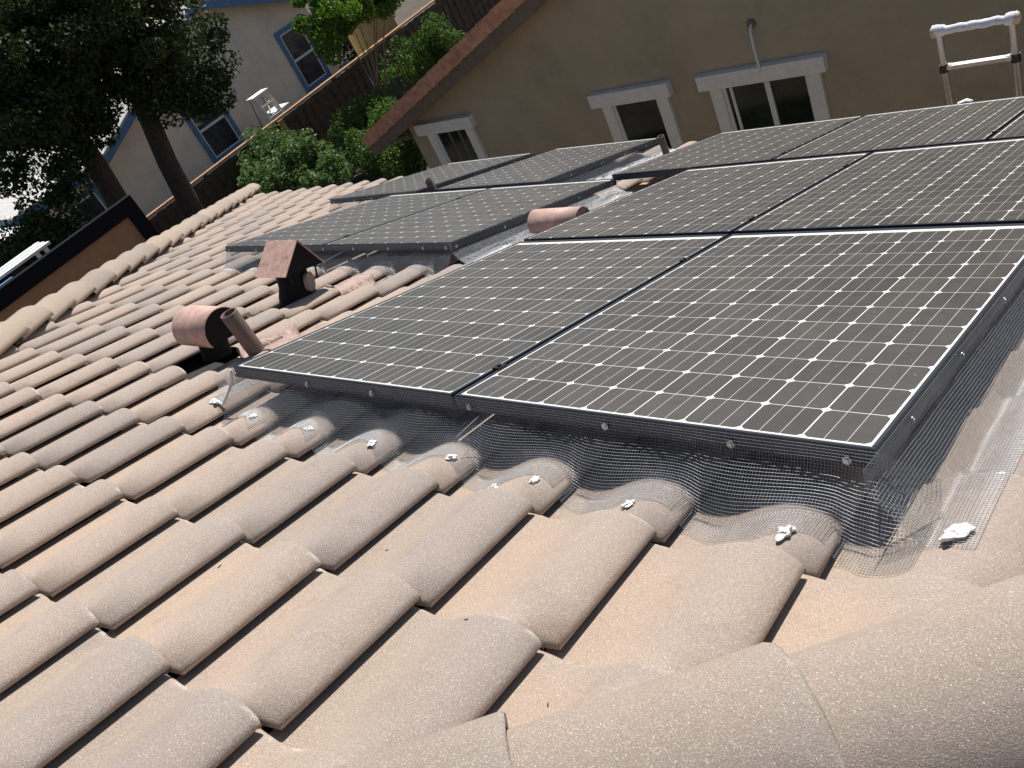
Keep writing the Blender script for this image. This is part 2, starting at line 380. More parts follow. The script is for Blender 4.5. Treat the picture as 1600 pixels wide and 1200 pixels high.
# decks of the main face and the two side faces, with coarse tile fields on the side faces
ap = Vector((APEX[0], APEX[1], ZPN-.03)); dk = MB()
EV = V0+NCOURSE*DV+.02
def atv(a, d, v): t = (v-a[1])/d[1]; return Vector((a[0]+d[0]*t, v, ZPN-.055))
dk.add([ap-Vector((0,0,.03)), atv(aL,dL,EV), atv(aR,dR,EV)], [(0,1,2)])
yawi = Matrix.Rotation(-YAW, 4, 'Z')
dk.build('roof_deck', M['deck'], roof, yawi)
apw = M4 @ ap
for nm, ang in (('side', -90), ('side', 90)):
    T = Matrix.Translation(apw) @ Matrix.Rotation(R_(ang), 4, 'Z') @ Matrix.Translation(-apw) @ M4
    Trel = mYi @ T
    SV, SF, SU, off = [], [], [], 0
    for k in range(-6, 16 if ang < 0 else 14):
        for c in range(-30, 22):
            cu, cv = U0+(c+.5)*DU, V0+(k-.5)*DV; lim = (cv-APEX[1])/1.06
            if lim <= 0 or abs(cu-APEX[0]) > lim-.12: continue
            if ang < 0 and abs(cu-APEX[0]) < lim-2.6: continue
            if ang > 0 and (abs(cu-APEX[0]) < lim-2.4 or abs(cu-APEX[0]) > lim*.92-.25): continue
            V, F, UV, _, _ = TG[random.randrange(4)]; lo = np.array([U0+c*DU, V0+k*DV, ZPN])
            SV += [tuple(p+lo) for p in V]; SF += [tuple(q+off for q in f) for f in F]; SU.append(UV); off += len(V)
    me = mk_tile_mesh('tile_field', np.array(SV), SF, np.concatenate(SU)); me.materials.append(M['tile'])
    o = put('tile_field', me, None, roof, Trel); o['kind'] = 'stuff'; o['label'] = 'roof tiles on a side face of the hip roof'
    hw = (EV-APEX[1])/1.06*(.95 if ang > 0 else 1)
    d2 = MB(); d2.add([(APEX[0],APEX[1],ZPN-.06),(APEX[0]-hw,EV,ZPN-.06),(APEX[0]+hw,EV,ZPN-.06)], [(0,1,2)]); d2.build('roof_deck', M['deck'], roof, Trel)
# hip caps
CL, CE = .43, .365
def cap_mesh(seed):
    rg = np.random.default_rng(seed); V = []; F = []; UV = []; n = 15; ys = [0, -.006, -.018, -.2, -CL]
    wid = .142*(1+rg.uniform(-.03,.03)); hgt = .105
    def pt(a, y, sh=0, taper=1):
        return ((wid*taper-sh)*math.sin(a)*(1.0 if abs(a) < 1.2 else 1.0), y, -hgt*(1-math.cos(a))/(1-math.cos(1.45))-sh)
    for j, y in enumerate(ys):
        tp = 1-.10*(-y/CL)
        for i in range(n):
            a = -1.45+2.9*i/(n-1); x, yy, z = pt(a, y, 0, tp); V.append((x, yy+rg.uniform(-.0015,.0015)*(j < 3), z + .030*y/CE - (.004 if j == 0 else 0))); UV.append((.3+.6*i/(n-1), -y/DV))
    for j in range(len(ys)-1):
        for i in range(n-1): F.append((j*n+i, (j+1)*n+i, (j+1)*n+i+1, j*n+i+1))
    top = len(F); b = len(V)
    for i in range(n): a = -1.45+2.9*i/(n-1); x, yy, z = pt(a, 0, .016); V.append((x, yy-.001, z)); UV.append((.5, .01))
    for i in range(n-1): F.append((b+i, i, i+1, b+i+1))
    for e, s in ((0, 1), (n-1, -1)):
        b = len(V)
        for j, y in enumerate(ys): q = V[j*n+e]; V.append((q[0]*.9, q[1], q[2]-.008)); UV.append((.4, -y/DV))
        for j in range(len(ys)-1):
            f = (j*n+e, b+j, b+j+1, (j+1)*n+e); F.append(f if s > 0 else f[::-1])
    me = mk_tile_mesh('hip_cap', V, F, np.array(UV), top); me.materials.append(M['cap']); return me
caps = [cap_mesh(s) for s in range(3)]
nm_w = Vector((0, math.sin(TH), math.cos(TH)))
for a, d, t0, cnt, nadj, jit in ((aR, dR, 0, 22, Vector((math.sin(TH),0,math.cos(TH))), .002), (aL, dL, 0, 27, Vector((-math.sin(TH),0,math.cos(TH))), .010)):
    tj = (np.array([1.165,-.560])-aR) @ dR if a is aR else (np.array([-4.33,.68])-aL) @ dL
    start = tj - CE*(9 if a is aR else 11)
    Y = Vector((d[0], d[1], 0)); Z = (M4.inverted().to_3x3() @ (nm_w+nadj)); Z = (Z-Y*Z.dot(Y)).normalized(); X = Y.cross(Z)
    for i in range(cnt+ (10 if a is aL else 0)):
        tpos = start+i*CE+random.uniform(-jit,jit); p = a+d*tpos
        if (p-APEX) @ d < .05 or p[1] > EV+.12: continue
        jx = random.uniform(-jit,jit); 
        mt = Matrix(((X.x,Y.x,Z.x,p[0]),(X.y,Y.y,Z.y,p[1]),(X.z,Y.z,Z.z,random.uniform(-jit,jit)*.5),(0,0,0,1))) @ Matrix.Rotation(random.uniform(-1,1)*jit*3, 4, 'Y') @ Matrix.Rotation(random.uniform(-1,1)*jit*2, 4, 'Z') @ Matrix.Translation((jx,0,0))
        put('hip_cap', caps[i % 3], None, roof, yawi @ mt)
    e0 = APEX; tE = ((EV-.05)-a[1])/d[1]; e1 = a+d*tE
    hb = MB(); hb.bar((e0[0],e0[1],-.17),(e1[0],e1[1],-.17),.04,.16, up=Z); hb.build('hip_board', M['wood_dark'], roof, yawi)
# fascia and house wall below the eave
fb = MB(); eL, eR = atv(aL,dL,EV), atv(aR,dR,EV)
wl = M4 @ Vector((eL.x+.4, EV-.03, -.24)); wr = M4 @ Vector((eR.x-.4, EV-.03, -.24))
fb.box((wl.x, wl.y-.03, wl.z-.12),(wr.x, wl.y, wl.z+.02)); fb.build('fascia_board', M['barge'], roof, MY.inverted())
wb = MB(); wb.box((wl.x+.4, -9, -5.1),(wr.x-.4, wl.y-.5, wl.z-.1)); wb.build('wall', M['tan'], roof, MY.inverted())

# ================================================================== SOLAR PANELS
CPU, CPV, MF = .128, .1243, .019
def frame_mesh():
    b = MB(); lw, h = .010, .040
    def bar(x0,y0,x1,y1):      # chamfered top
        c = .0018; P = [(x0,y0,-h),(x1,y0,-h),(x1,y1,-h),(x0,y1,-h),(x0,y0,-c),(x1,y0,-c),(x1,y1,-c),(x0,y1,-c),(x0+c,y0+c,0),(x1-c,y0+c,0),(x1-c,y1-c,0),(x0+c,y1-c,0)]
        b.add(P, [(0,3,2,1),(0,1,5,4),(1,2,6,5),(2,3,7,6),(3,0,4,7),(4,5,9,8),(5,6,10,9),(6,7,11,10),(7,4,8,11),(8,9,10,11)])
    bar(0,0,PW,lw); bar(0,PH_-.02,PW,PH_); bar(0,lw,lw,PH_-.02); bar(PW-lw,lw,PW,PH_-.02)
    return b.mesh('frame')
def cell_mesh():
    hx, hy, c = .0623, .0607, .0092; P = [(-hx+c,-hy),(hx-c,-hy),(hx,-hy+c),(hx,hy-c),(hx-c,hy),(-hx+c,hy),(-hx,hy-c),(-hx,-hy+c)]
    b = MB(); b.add([(x,y,.0003) for x,y in P]+[(x,y,-.0002) for x,y in P], [tuple(range(8))]+[(i,i+8,(i+1)%8+8,(i+1)%8) for i in range(8)]); return b.mesh('solar_cell')
fm = frame_mesh(); fm.materials.append(M['frame']); cmh = cell_mesh(); cmh.materials.append(M['cell'])
bb = MB(); bb.box((.010,.010,-.009),(PW-.010,PH_-.020,-.0030)); bsm = bb.mesh('backsheet'); bsm.materials.append(M['backsheet'])
kb = MB(); kb.box((-.014,-.016,-.002),(.014,.016,.0025)); kb.tube([(0,0,.0025),(0,0,.007)], .006, 10); clm = kb.mesh('clamp'); clm.materials.append(M['clamp'])
PM = {}
for key, m, lab, cl in PANELS:
    t = empty('solar_panel', M4 @ m, lab, 'solar panel', 'black framed solar panels on the roof'); PM[key] = m
    put('frame', fm, None, t); put('backsheet', bsm, None, t)
    for i in range(8):
        for j in range(12):
            put('solar_cell', cmh, None, t, Matrix.Translation((PW/2-4*CPU+CPU*(i+.5), MF+CPV*(j+.5), -.0030)))
    if cl:
        for y in (.19, 1.21): put('clamp', clm, None, t, Matrix.Translation((PW+PG/2, y, .0012)))

# ================================================================== WIRE MESH SCREENS
PITCH, WR = .00635, .00045
def wires(G, r):
    # G: [n, m, 3] grid; triangular prisms along both directions
    n, m, _ = G.shape; Vs = []; Fs = []; off = 0
    for axis in (0, 1):
        Q = G if axis == 0 else G.transpose(1, 0, 2)
        a, b, _ = Q.shape
        d = np.gradient(Q, axis=1); d /= np.linalg.norm(d, axis=2, keepdims=True)+1e-9
        e = np.gradient(Q, axis=0); nn = np.cross(d, e); nn /= np.linalg.norm(nn, axis=2, keepdims=True)+1e-9; bb_ = np.cross(d, nn)
        rr = r*(1 if axis == 0 else .95); sh = nn*r*(.5 if axis == 0 else -.5)
        P = np.stack([Q+sh+nn*rr, Q+sh-nn*rr*.5+bb_*rr*.87, Q+sh-nn*rr*.5-bb_*rr*.87], 2)    # a,b,3,3
        Vs.append(P.reshape(-1, 3)); idx = np.arange(a*b*3).reshape(a, b, 3)+off; off += a*b*3
        for k in range(3):
            k2 = (k+1) % 3; Fs.append(np.stack([idx[:, :-1, k], idx[:, 1:, k], idx[:, 1:, k2], idx[:, :-1, k2]], -1).reshape(-1, 4))
    return np.concatenate(Vs), np.concatenate(Fs)
def drape(base_pts, out, drop, reach_fn, outreach, pitch, noise=.0022, seed=0):
    """base_pts [n,3] along the frame; out = unit vec (u,v); returns grid n x m hanging from the frame and lying on the tiles"""
    rg = np.random.default_rng(seed); n = len(base_pts); PL = []
    ph = rg.uniform(0, 6, 6)
    for i, p in enumerate(base_pts):
        re = outreach*reach_fn(i/(n-1)); c = []
        st = np.linspace(0, 1, 40)
        x = np.interp(st, [0, .18, .55, .75, 1], [.003, .006, re*.36, re*.66, re*1.12])
        U = p[0]+out[0]*x; Vv = p[1]+out[1]*x
        zs = sum(surf(U+dd_, Vv) for dd_ in (-.016, -.008, 0, .008, .016))/5+.005
        zc = np.minimum(-.098, p[2]-.06); zc = max(zc, float(zs[22])+.002)
        zf = np.interp(st, [0, .18, .55], [p[2], p[2]-.042, zc]); k_ = np.clip((st-.55)/.2, 0, 1); k_ = k_*k_*(3-2*k_)
        zz = np.where(st < .55, zf, zc*(1-k_)+zs*k_); zz = np.maximum(zz, zs)
        k = np.array([.25,.5,.25])
        for _ in range(3): zz[1:-1] = np.convolve(zz, k, 'valid')
        q = i*pitch
        w_ = noise*(math.sin(q*9+ph[0])+.6*math.sin(q*23+ph[1])) * np.sin(st*2.4)
        pl = np.stack([U+out[0]*w_, Vv+out[1]*w_, zz+np.abs(w_)*.25], 1)
        L = np.concatenate([[0], np.cumsum(np.linalg.norm(np.diff(pl, axis=0), axis=1))])
        PL.append((L, pl))
    mL = np.mean([q[0][-1] for q in PL]); m = int(mL/pitch); G = np.zeros((n, m, 3))
    for i, (L, pl) in enumerate(PL):
        s = np.linspace(0, mL+.45*(L[-1]-mL), m); s = np.minimum(s, L[-1])
        for a in range(3): G[i, :, a] = np.interp(s, L, pl[:, a])
    return G
def clips(parent, pts, out):
    for p in pts:
        b = MB(); o = Vector((out[0], out[1], 0)); a = Vector(p)+o*.003; b.tube([a, a+o*.0015], .0085, 12); b.tube([a+o*.0015, a+o*.004], .0045, 8); b.build('clip_washer', M['zinc'], parent)
def screen(label, base_a, base_b, out, clip_ts, reach=.125, pitch=PITCH, r=WR, scal=None, seed=0, group='wire mesh screens around the solar arrays', drop=.16, clip_z=-.024, bend=False):
    a, b = np.array(base_a), np.array(base_b); L = np.linalg.norm(b-a); n = int(L/pitch)+1
    base = a+(b-a)*np.linspace(0, 1, n)[:, None]
    if bend: base[:, 2] -= np.clip(base[:, 0]-1.062, 0, None)*.7; base[:, 1] += np.clip(base[:, 0]-1.062, 0, None)*.5
    G = drape(base, out, drop, scal or (lambda t: 1.0), reach, pitch, seed=seed)
    V, F = wires(G, r); t = empty('wire_mesh_screen', M4, label, 'mesh screen', group)
    me = quads('wire_mesh', V, F); put('wire_mesh', me, M['wire'], t)['kind'] = 'stuff'
    clips(t, [a+(b-a)*s+np.array([0,0,clip_z]) for s in clip_ts], out); return t, G
def pp(key, x, y, z=0): return np.array((PM[key] @ Vector((x, y, z)))[:])
sA, GA = screen('wire mesh skirt hanging along the front of the two nearest panels', pp('A1',-.004,-.002,-.004), pp('A2',PW+.095,-.002,-.004), (0,-1), [.005,.19,.33,.505,.695,.832,.935], reach=.145, seed=1, bend=True,
   scal=lambda t: .86+.20*math.cos(2*math.pi*((-1.07+2.13*t-U0)/DU-.12)))
sR, GR = screen('wire mesh skirt flaring out along the right side of the nearest panel', pp('A2',PW+.002,-.075,-.004), pp('A2',PW+.002,PH_,-.004), (1,0), [.16,.37,.60,.83], reach=.155, seed=2)
sL_, GL_ = screen('wire mesh flap at the left corner of the near panels by the pipe', pp('A1',-.002,.55,-.004), pp('A1',-.002,-.07,-.004), (-1,0), [.88], reach=.11, seed=3)
P2 = PITCH*1.0
screen('long mesh skirt along the front of the left array behind the gable vent', pp('LA1',-.004,-.002,-.004), pp('LA2',PW+.004,-.002,-.004), (0,-1), [.02,.17,.32,.5,.63,.77,.9,.98], reach=.11, pitch=P2, seed=4)
screen('mesh skirt along the right side of the left array beside the barrel vent', pp('LA2',PW+.002,-.02,-.004), pp('LA2',PW+.002,PH_,-.004), (1,0), [.03,.28,.5,.73,.96], reach=.15, pitch=P2, seed=5)
screen('mesh skirt at the front of the leftmost far panel', pp('LB1',-.004,-.002,-.004), pp('LB1',PW,-.002,-.004), (0,-1), [.05,.3,.5,.72,.95], reach=.13, pitch=P2*1.5, r=WR*1.3, seed=6)
screen('mesh skirt on the right side of the leftmost far panel', pp('LB1',PW+.002,0,-.004), pp('LB1',PW+.002,PH_,-.004), (1,0), [.1,.3,.45,.6,.8,.97], reach=.08, pitch=P2*1.5, r=WR*1.3, seed=7)
screen('mesh skirt above the foil strip beside the far brown pipe', pp('LB2',PW+.002,0,-.004), pp('LB2',PW+.002,PH_,-.004), (1,0), [.2,.45,.65,.85,.98], reach=.14, pitch=P2*1.5, r=WR*1.3, seed=8)
screen('mesh skirt flap at the left end of the left array', pp('LA1',-.002,.4,-.004), pp('LA1',-.002,-.04,-.004), (-1,0), [.9], reach=.10, pitch=P2, seed=9)
# loose ends of wire
for lab, a, b in (('loose wire end sticking out of the nearest mesh skirt', (.06,-.045,-.075), (.085,.02,-.045)), ('loose wire end leaning on the mesh behind the gable vent', (-2.62,1.55,-.085), (-2.44,1.68,-.02))):
    t = empty('loose_wire', M4, lab, 'wire'); 
    bz = MB(); bz.tube([a, tuple((p+q)/2+.001 for p, q in zip(a, b)), b], .0011 if a[0] > -1 else .0016, 5); bz.build('wire_strand', M['wire'], t)
# foil strips lying in the gaps between the arrays
def foil(label, a, b, wdt, seed):
    rg = np.random.default_rng(seed); n = 46; m = 9; a = np.array(a); b = np.array(b); d = (b-a)/np.linalg.norm(b-a); pr = np.array([d[1], -d[0]]); G = []
    for i in range(n):
        for j in range(m):
            p = a+(b-a)*i/(n-1)+pr*(j/(m-1))*wdt*(1+.12*math.sin(i*1.7+seed)); z = float(surf(p[0], p[1]))+.006+abs(rg.normal(0, .004))+.010*(1-j/(m-1))
            G.append((p[0], p[1], z))
    F = [(i*m+j, (i+1)*m+j, (i+1)*m+j+1, i*m+j+1) for i in range(n-1) for j in range(m-1)]
    o = put('foil_strip', quads('foil_strip', G, F, True), M['foil']); o.matrix_world = M4; tag(o, label, 'foil strip'); md = o.modifiers.new('t', 'SOLIDIFY'); md.thickness = .0006
foil('crumpled silver foil strip below the left array, beside the near panels', (-1.47,1.66), (-1.42,2.55), .12, 1)
foil('crumpled silver foil strip between the two far arrays below the brown pipe', (-2.10,3.25), (-2.09,4.85), .20, 2)

# ================================================================== SEALANT BLOBS
def blob(label, p, r, seed, st=(1.6,1,.6)):
    rg = np.random.default_rng(seed); bm = bmesh.new(); bmesh.ops.create_icosphere(bm, subdivisions=4, radius=1); of = Vector(rg.uniform(0, 50, 3))
    for v in bm.verts:
        q = v.co.normalized(); f = .78+.85*mnoise.noise(q*1.3+of)+.28*mnoise.noise(q*2.7+of)+.06*mnoise.noise(q*7+of); f = max(f, .3); v.co = Vector((q.x*st[0], q.y*st[1], q.z*st[2]))*r*f
    me = bpy.data.meshes.new('sealant_blob'); bm.to_mesh(me); bm.free(); me.polygons.foreach_set('use_smooth', [True]*len(me.polygons))
    z = float(surf(p[0], p[1])); o = put('sealant_blob', me, M['sealant']); o.matrix_world = M4 @ Matrix.Translation((p[0], p[1], z+r*.35)) @ Matrix.Rotation(rg.uniform(0, 3), 4, 'Z')
    tag(o, label, 'sealant', 'white sealant dabs along the mesh'); return o
BL = [((-.859,-.070),'first barrel tile from the left mesh flap'),((-.552,-.075),'second barrel tile from the left mesh flap'),((-.25,-.080),'third barrel tile from the left mesh flap'),((.050,-.075),'fourth barrel tile from the left, by the loose wire'),
      ((.345,-.10),'fifth barrel tile from the left mesh flap'),((.605,-.115),'sixth barrel tile from the left mesh flap')]
for i, (p, s) in enumerate(BL): blob('white sealant dab on the '+s, p, .0105, 20+i)
blob('large white sealant dab on the last barrel tile before the mesh corner', (.935,-.10), .0135, 31, (1.7,1,.7))
blob('largest white sealant dab at the right mesh corner', (1.195,-.015), .018, 32, (1.6,1.2,.8))
blob('small white sealant dab low in the gap between two barrel tiles', (.247,-.140), .011, 33, (1.2,.8,1.2))
blob('white sealant dab at the edge of the right hand mesh flare', (1.212,.205), .014, 34, (1.8,.7,.6))
blob('white sealant dab on the left mesh flap under the panel corner', (-1.16,-.03), .015, 35)
for i in range(6): blob(['leftmost','second','third','fourth','fifth','rightmost'][i]+' white sealant dab along the mesh behind the gable vent', (-3.62+.302*i+.30, 1.60), .014, 40+i)
# sealant bead on the left flap
bd = MB(); pts = [pp('A1',-.006,-.006,-.01)+np.array([0,-.004,0]), pp('A1',-.01,-.015,-.045), pp('A1',-.02,-.03,-.075), pp('A1',-.05,-.055,-.095), pp('A1',-.09,-.06,-.10)]
pts[3][2] = surf(pts[3][0], pts[3][1])+.012; pts[4][2] = surf(pts[4][0], pts[4][1])+.012
bd.tube(pts, [.004,.006,.005,.006,.004], 8); o = bd.build('sealant_bead', M['sealant']); o.matrix_world = M4; tag(o, 'white sealant bead running down the left mesh corner', 'sealant')

# ================================================================== VENTS AND PIPES ON THE ROOF
def loc4(p): return M4 @ Matrix.Translation(p)
# barrel-hooded vent: 3/4 cylinder lying along u
def barrel(label, base, ulen, rad, z0, bottom, ctr_v=0):
    t = empty('barrel_vent', loc4(base), label, 'roof vent')
    b = MB(); n = 22; a0, a1 = R_(-20), R_(215); V = []
    for x in (-ulen/2, ulen/2):
        for i in range(n):
            a = a0+(a1-a0)*i/(n-1); V.append((x, ctr_v+rad*math.cos(a), z0+rad*math.sin(a)))
    F = [(i, i+1, n+i+1, n+i) for i in range(n-1)]; b.add(V, F, True)
    o = b.build('hood', M['brownpaint'], t); md = o.modifiers.new('t', 'SOLIDIFY'); md.thickness = .004; md.offset = -1
    for x in (-ulen/2+.006, ulen/2-.012):
        e = MB(); pts = [(x, ctr_v+rad*.985*math.cos(a0+(a1-a0)*i/(n-1)), z0+rad*.985*math.sin(a0+(a1-a0)*i/(n-1))) for i in range(n)]
        e.add(pts+[(p[0]+.003, p[1], p[2]) for p in pts], [tuple(range(n)), tuple(range(2*n-1, n-1, -1))]+[(i, n+i, n+(i+1) % n, (i+1) % n) for i in range(n)]); e.build('end_plate', M['black'] if ulen < .28 else M['brownpaint'], t)  # shorter hood's end plates coloured black to stand for its shaded interior
    nb = MB(); nb.tube([(0, ctr_v, bottom or -.10), (0, ctr_v, z0)], rad*.66, 18); nb.build('neck', M['black'], t)
    return t
t = barrel('brown-pink barrel vent hood standing beside the vent pipe', (-1.80,.36,0), .27, .094, -.012, -.14, 0)
barrel('pink barrel vent half hidden behind the second row panel', (-1.29,2.17,0), .32, .074, -.05, -.14, 0)
# gable-hooded vent
t = empty('gable_vent', loc4((-2.22,1.10,0)), 'brown-pink gable-hooded vent on a black neck between the arrays', 'roof vent')
hl, hv, zb, zt = .135, .125, .018, .172
b = MB()
for s in (-1, 1):
    b.add([(-hl,0,zt),(hl,0,zt),(hl,s*hv,zb),(-hl,s*hv,zb)], [(0,1,2,3)])
o = b.build('hood', M['brownpaint'], t); md = o.modifiers.new('t', 'SOLIDIFY'); md.thickness = .004; md.offset = 0
for x in (-hl+.01, hl-.01):
    e = MB(); e.add([(x,0,zt-.008),(x,hv-.008,zb+.004),(x,-hv+.008,zb+.004),(x+.003,0,zt-.008),(x+.003,hv-.008,zb+.004),(x+.003,-hv+.008,zb+.004)], [(0,1,2),(5,4,3),(0,3,4,1),(1,4,5,2),(2,5,3,0)]); e.build('end_plate', M['black'], t)
nb = MB(); nb.tube([(0,0,-.16),(0,0,-.10),(0,0,-.06),(0,0,.02),(0,0,.06)], [.105,.095,.082,.080,.080], 20); nb.build('neck', M['black'], t)
dd = MB(); dd.tube([(.070,.035,-.055),(.086,.045,-.055)], .052, 20); dd.build('damper_disc', M['rust'], t)
for s in (-1, 1):
    st = MB(); st.bar((hl-.03, s*.075, -.04), (hl-.03, s*.085, .05), .012, .003); st.build('strap', M['black'], t)
sk = MB(); sk.box((-.15,-.15,-.195),(.13,.13,-.155)); sk.build('base_plate', M['black'], t)
# pipes stand plumb
def pipe(label, lp, h, r, down=.2):
    b_ = M4 @ Vector(lp); t = empty('vent_pipe', Matrix.Translation(b_), label, 'pipe'); n = 24; V = []; F = []
    prof = [(r, -down), (r, h-.001), (r-.001, h), (r*.82+.001, h), (r*.82, h-.001), (r*.82, h-.15)]
    for (q, z) in prof:
        for k in range(n): a = 2*math.pi*k/n; V.append((q*math.cos(a), q*math.sin(a), z))
    for i in range(len(prof)-1):
        for k in range(n): F.append((i*n+k, i*n+(k+1) % n, (i+1)*n+(k+1) % n, (i+1)*n+k))
    bm_ = MB(); bm_.add(V, F, True); bm_.build('tube', M['pipepaint'], t)
    c = MB(); c.tube([(0,0,-down*.35),(0,0,-down*.28)], r+.006, 20); c.build('collar_seal', M['flash'], t)
    pl = MB(); pl.tube([(0,0,h-.16),(0,0,h-.14)], r*.815, 16); pl.build('bore', M['black'], t)
pipe('brown vent pipe rising past the left edge of the near panels', (-1.53,.40,-.14), .229, .036)
pipe('short dark vent pipe in the gap at the leftmost far panel', (-3.40,3.33,-.05), .142, .030)
pipe('brown vent pipe at the far end of the foil strip by the window', (-2.10,4.63,-.10), .142, .027)
# painted flashings moulded over the tiles
def flashing(label, u0, u1, v0, v1, seed):
    n = 26; m = 22; rg = np.random.default_rng(seed); G = []
    for i in range(n):
        for j in range(m):
            u = u0+(u1-u0)*i/(n-1); v = v0+(v1-v0)*j/(m-1); u_ = u+.012*math.sin(j*1.1+seed); v_ = v+.014*math.sin(i*.9+seed)
            G.append((u_, v_, float(surf(u_, v_))+.004+.003*rg.random()))
    F = [(i*m+j, (i+1)*m+j, (i+1)*m+j+1, i*m+j+1) for i in range(n-1) for j in range(m-1)]
    o = put('pipe_flashing', quads('pipe_flashing', G, F, True), M['flash']); o.matrix_world = M4; tag(o, label, 'flashing'); md = o.modifiers.new('t', 'SOLIDIFY'); md.thickness = .004; md.offset = -1
flashing('brown painted flashing moulded over the tiles behind the vent pipe', -1.74, -1.28, .40, .72, 1)
flashing('pinkish painted flashing moulded over tiles right of the gable vent', -2.28, -1.86, 1.22, 1.46, 2)

# ================================================================== LADDER AT THE EAVE
t = empty('extension_ladder', Matrix.Translation((-.07,5.15,-5.1)), 'telescopic aluminium ladder with rag-wrapped top standing behind the far panels', 'ladder')
z0 = 5.1; X0, X1 = -.22, .22
for x in (X0, X1):
    b = MB(); b.tube([(x,.35,0),(x,0,z0-1.42)], .024, 14); b.build('leg', M['alu'], t)
for i, z in enumerate([-1.675,-2.02,-2.25,-2.55,-2.85,-3.15,-3.45,-3.75,-4.05,-4.35,-4.65]):
    y = .35*(1-(z+5.1)/(5.1-1.42)); b = MB(); b.box((X0,y-.022,z0+z-.014),(X1,y+.022,z0+z+.014)); b.build('rung', M['alu'], t)
    for x in (X0, X1):
        c = MB(); c.tube([(x,y,z0+z-.032),(x,y,z0+z+.022)], .031, 14); c.build('collar', M['rubber'], t)
    if i < 1:
        for x, s in ((X0, 1), (X1, -1)):
            c = MB(); c.tube([(x+s*.03,y,z0+z),(x+s*.07,y,z0+z)], [.026,.020], 10); c.build('rung_bracket', M['vinyl'], t)
rg = np.random.default_rng(5); b = MB(); n = 40; pts = []; rs = []
for i in range(n): pts.append((X0-.035+(X1-X0+.07)*i/(n-1), .003*math.sin(i*.5), z0-1.40+.002*math.sin(i*.7))); rs.append(.027+.0018*math.sin(i*1.1)+.002*rg.random()+(.012 if i < 6 or i > n-7 else 0))
b.tube(pts, rs, 14); b.build('cloth_wrap', M['rag'], t)
for x, s in ((X0-.028, -1), (X1+.028, 1)):
    b = MB(); b.tube([(x-.02*s,0,z0-1.405),(x+s*.006,0,z0-1.40),(x+s*.022,0,z0-1.398)], [.040,.042,.026], 14); b.build('end_pad', M['ragtan'], t)
o = put('white_rag', quads('white_rag', [(.0,0,0),(.05,.01,.02),(.09,0,.012),(.0,.04,.012),(.05,.05,.028),(.09,.04,.015)], [(0,1,4,3),(1,2,5,4)], True), M['rag']); o.matrix_world = M4 @ Matrix.Translation((-.05,4.79,-.03)); tag(o, 'scrap of white rag on the panel edge at the ladder foot', 'rag'); o.modifiers.new('t', 'SOLIDIFY').thickness = .01

# ================================================================== TAN NEIGHBOUR HOUSE
YW = 9.0
th = empty('tan_house', Matrix.Translation((-10.25,YW,-5.1)), 'tan stucco house with red tiled gable edge and white trimmed windows', 'house')
Mi = Matrix.Translation((10.25,-YW,5.1))
def hb_(b, name, mat, par=None): return b.build(name, mat, par or th, Mi if par is None else None)
SL = .372; XP = -.3; zE = -2.86; zP = zE+SL*(XP+10.25)
wv = [(-10.25,YW,-5.1),(9.65,YW,-5.1),(9.65,YW,zE),(XP,YW,zP),(-10.25,YW,zE)]; back = [(x, YW+9, z) for x, y, z in wv]
b = MB(); b.add(wv+back, [(4,3,2,1,0)[::-1],(5,6,7,8,9)[::-1],(0,4,9,5),(1,6,7,2),(0,5,6,1)]); hb_(b, 'wall', M['tan'])
b = MB()
for s, xe in ((-1, -10.95), (1, 10.35)):
    ze = zE-SL*.70+.20; b.add([(xe,YW-.42,ze),(XP,YW-.42,zP+.20),(XP,YW+9.4,zP+.20),(xe,YW+9.4,ze),(xe,YW-.42,ze-.05),(XP,YW-.42,zP+.15),(XP,YW+9.4,zP+.15),(xe,YW+9.4,ze-.05)], [(0,1,2,3),(7,6,5,4),(0,4,5,1),(3,2,6,7),(0,3,7,4)] if s < 0 else [(3,2,1,0),(4,5,6,7),(1,5,4,0),(7,6,2,3),(4,7,3,0)])
hb_(b, 'roof', M['terracotta'])
# barge board under the rake tiles, tiles one by one
dx = Vector((1,0,SL)).normalized(); per = Vector((-SL,0,1)).normalized(); st = Vector((-10.98,YW-.40,zE-SL*.73+.03)); LEN = (Vector((XP,0,zP))-Vector((-10.98,0,zE-SL*.73))).length
b = MB(); a0 = st-per*.09; b.bar(a0, a0+dx*LEN, .05, .24, up=per); hb_(b, 'barge_board', M['barge'])
for i in range(int(LEN/.36)+1):
    p = st+dx*(i*.36)+per*(.085)+Vector((0,-.035,0)); b = MB(); b.bar(p+per*.012+Vector((0,-.012,0)), p+dx*.40-per*.004, .022, .20, up=per); q = p+per*.112
    b.bar(q+per*.014+Vector((0,.058,0)), q+dx*.40+Vector((0,.07,0))-per*.004, .17, .018, up=per); hb_(b, 'rake_tile', M['terracotta'])
b = MB(); b.box((-10.98,YW-.42,zE-SL*.73-.18),(-10.93,YW+9.3,zE-SL*.73+.05)); hb_(b, 'eave_board', M['barge'])
b = MB(); b.bar((-10.25,YW-.05,zE-.34),(-10.90,YW-.05,zE-.34),.08,.08); hb_(b, 'bracket', M['barge'])
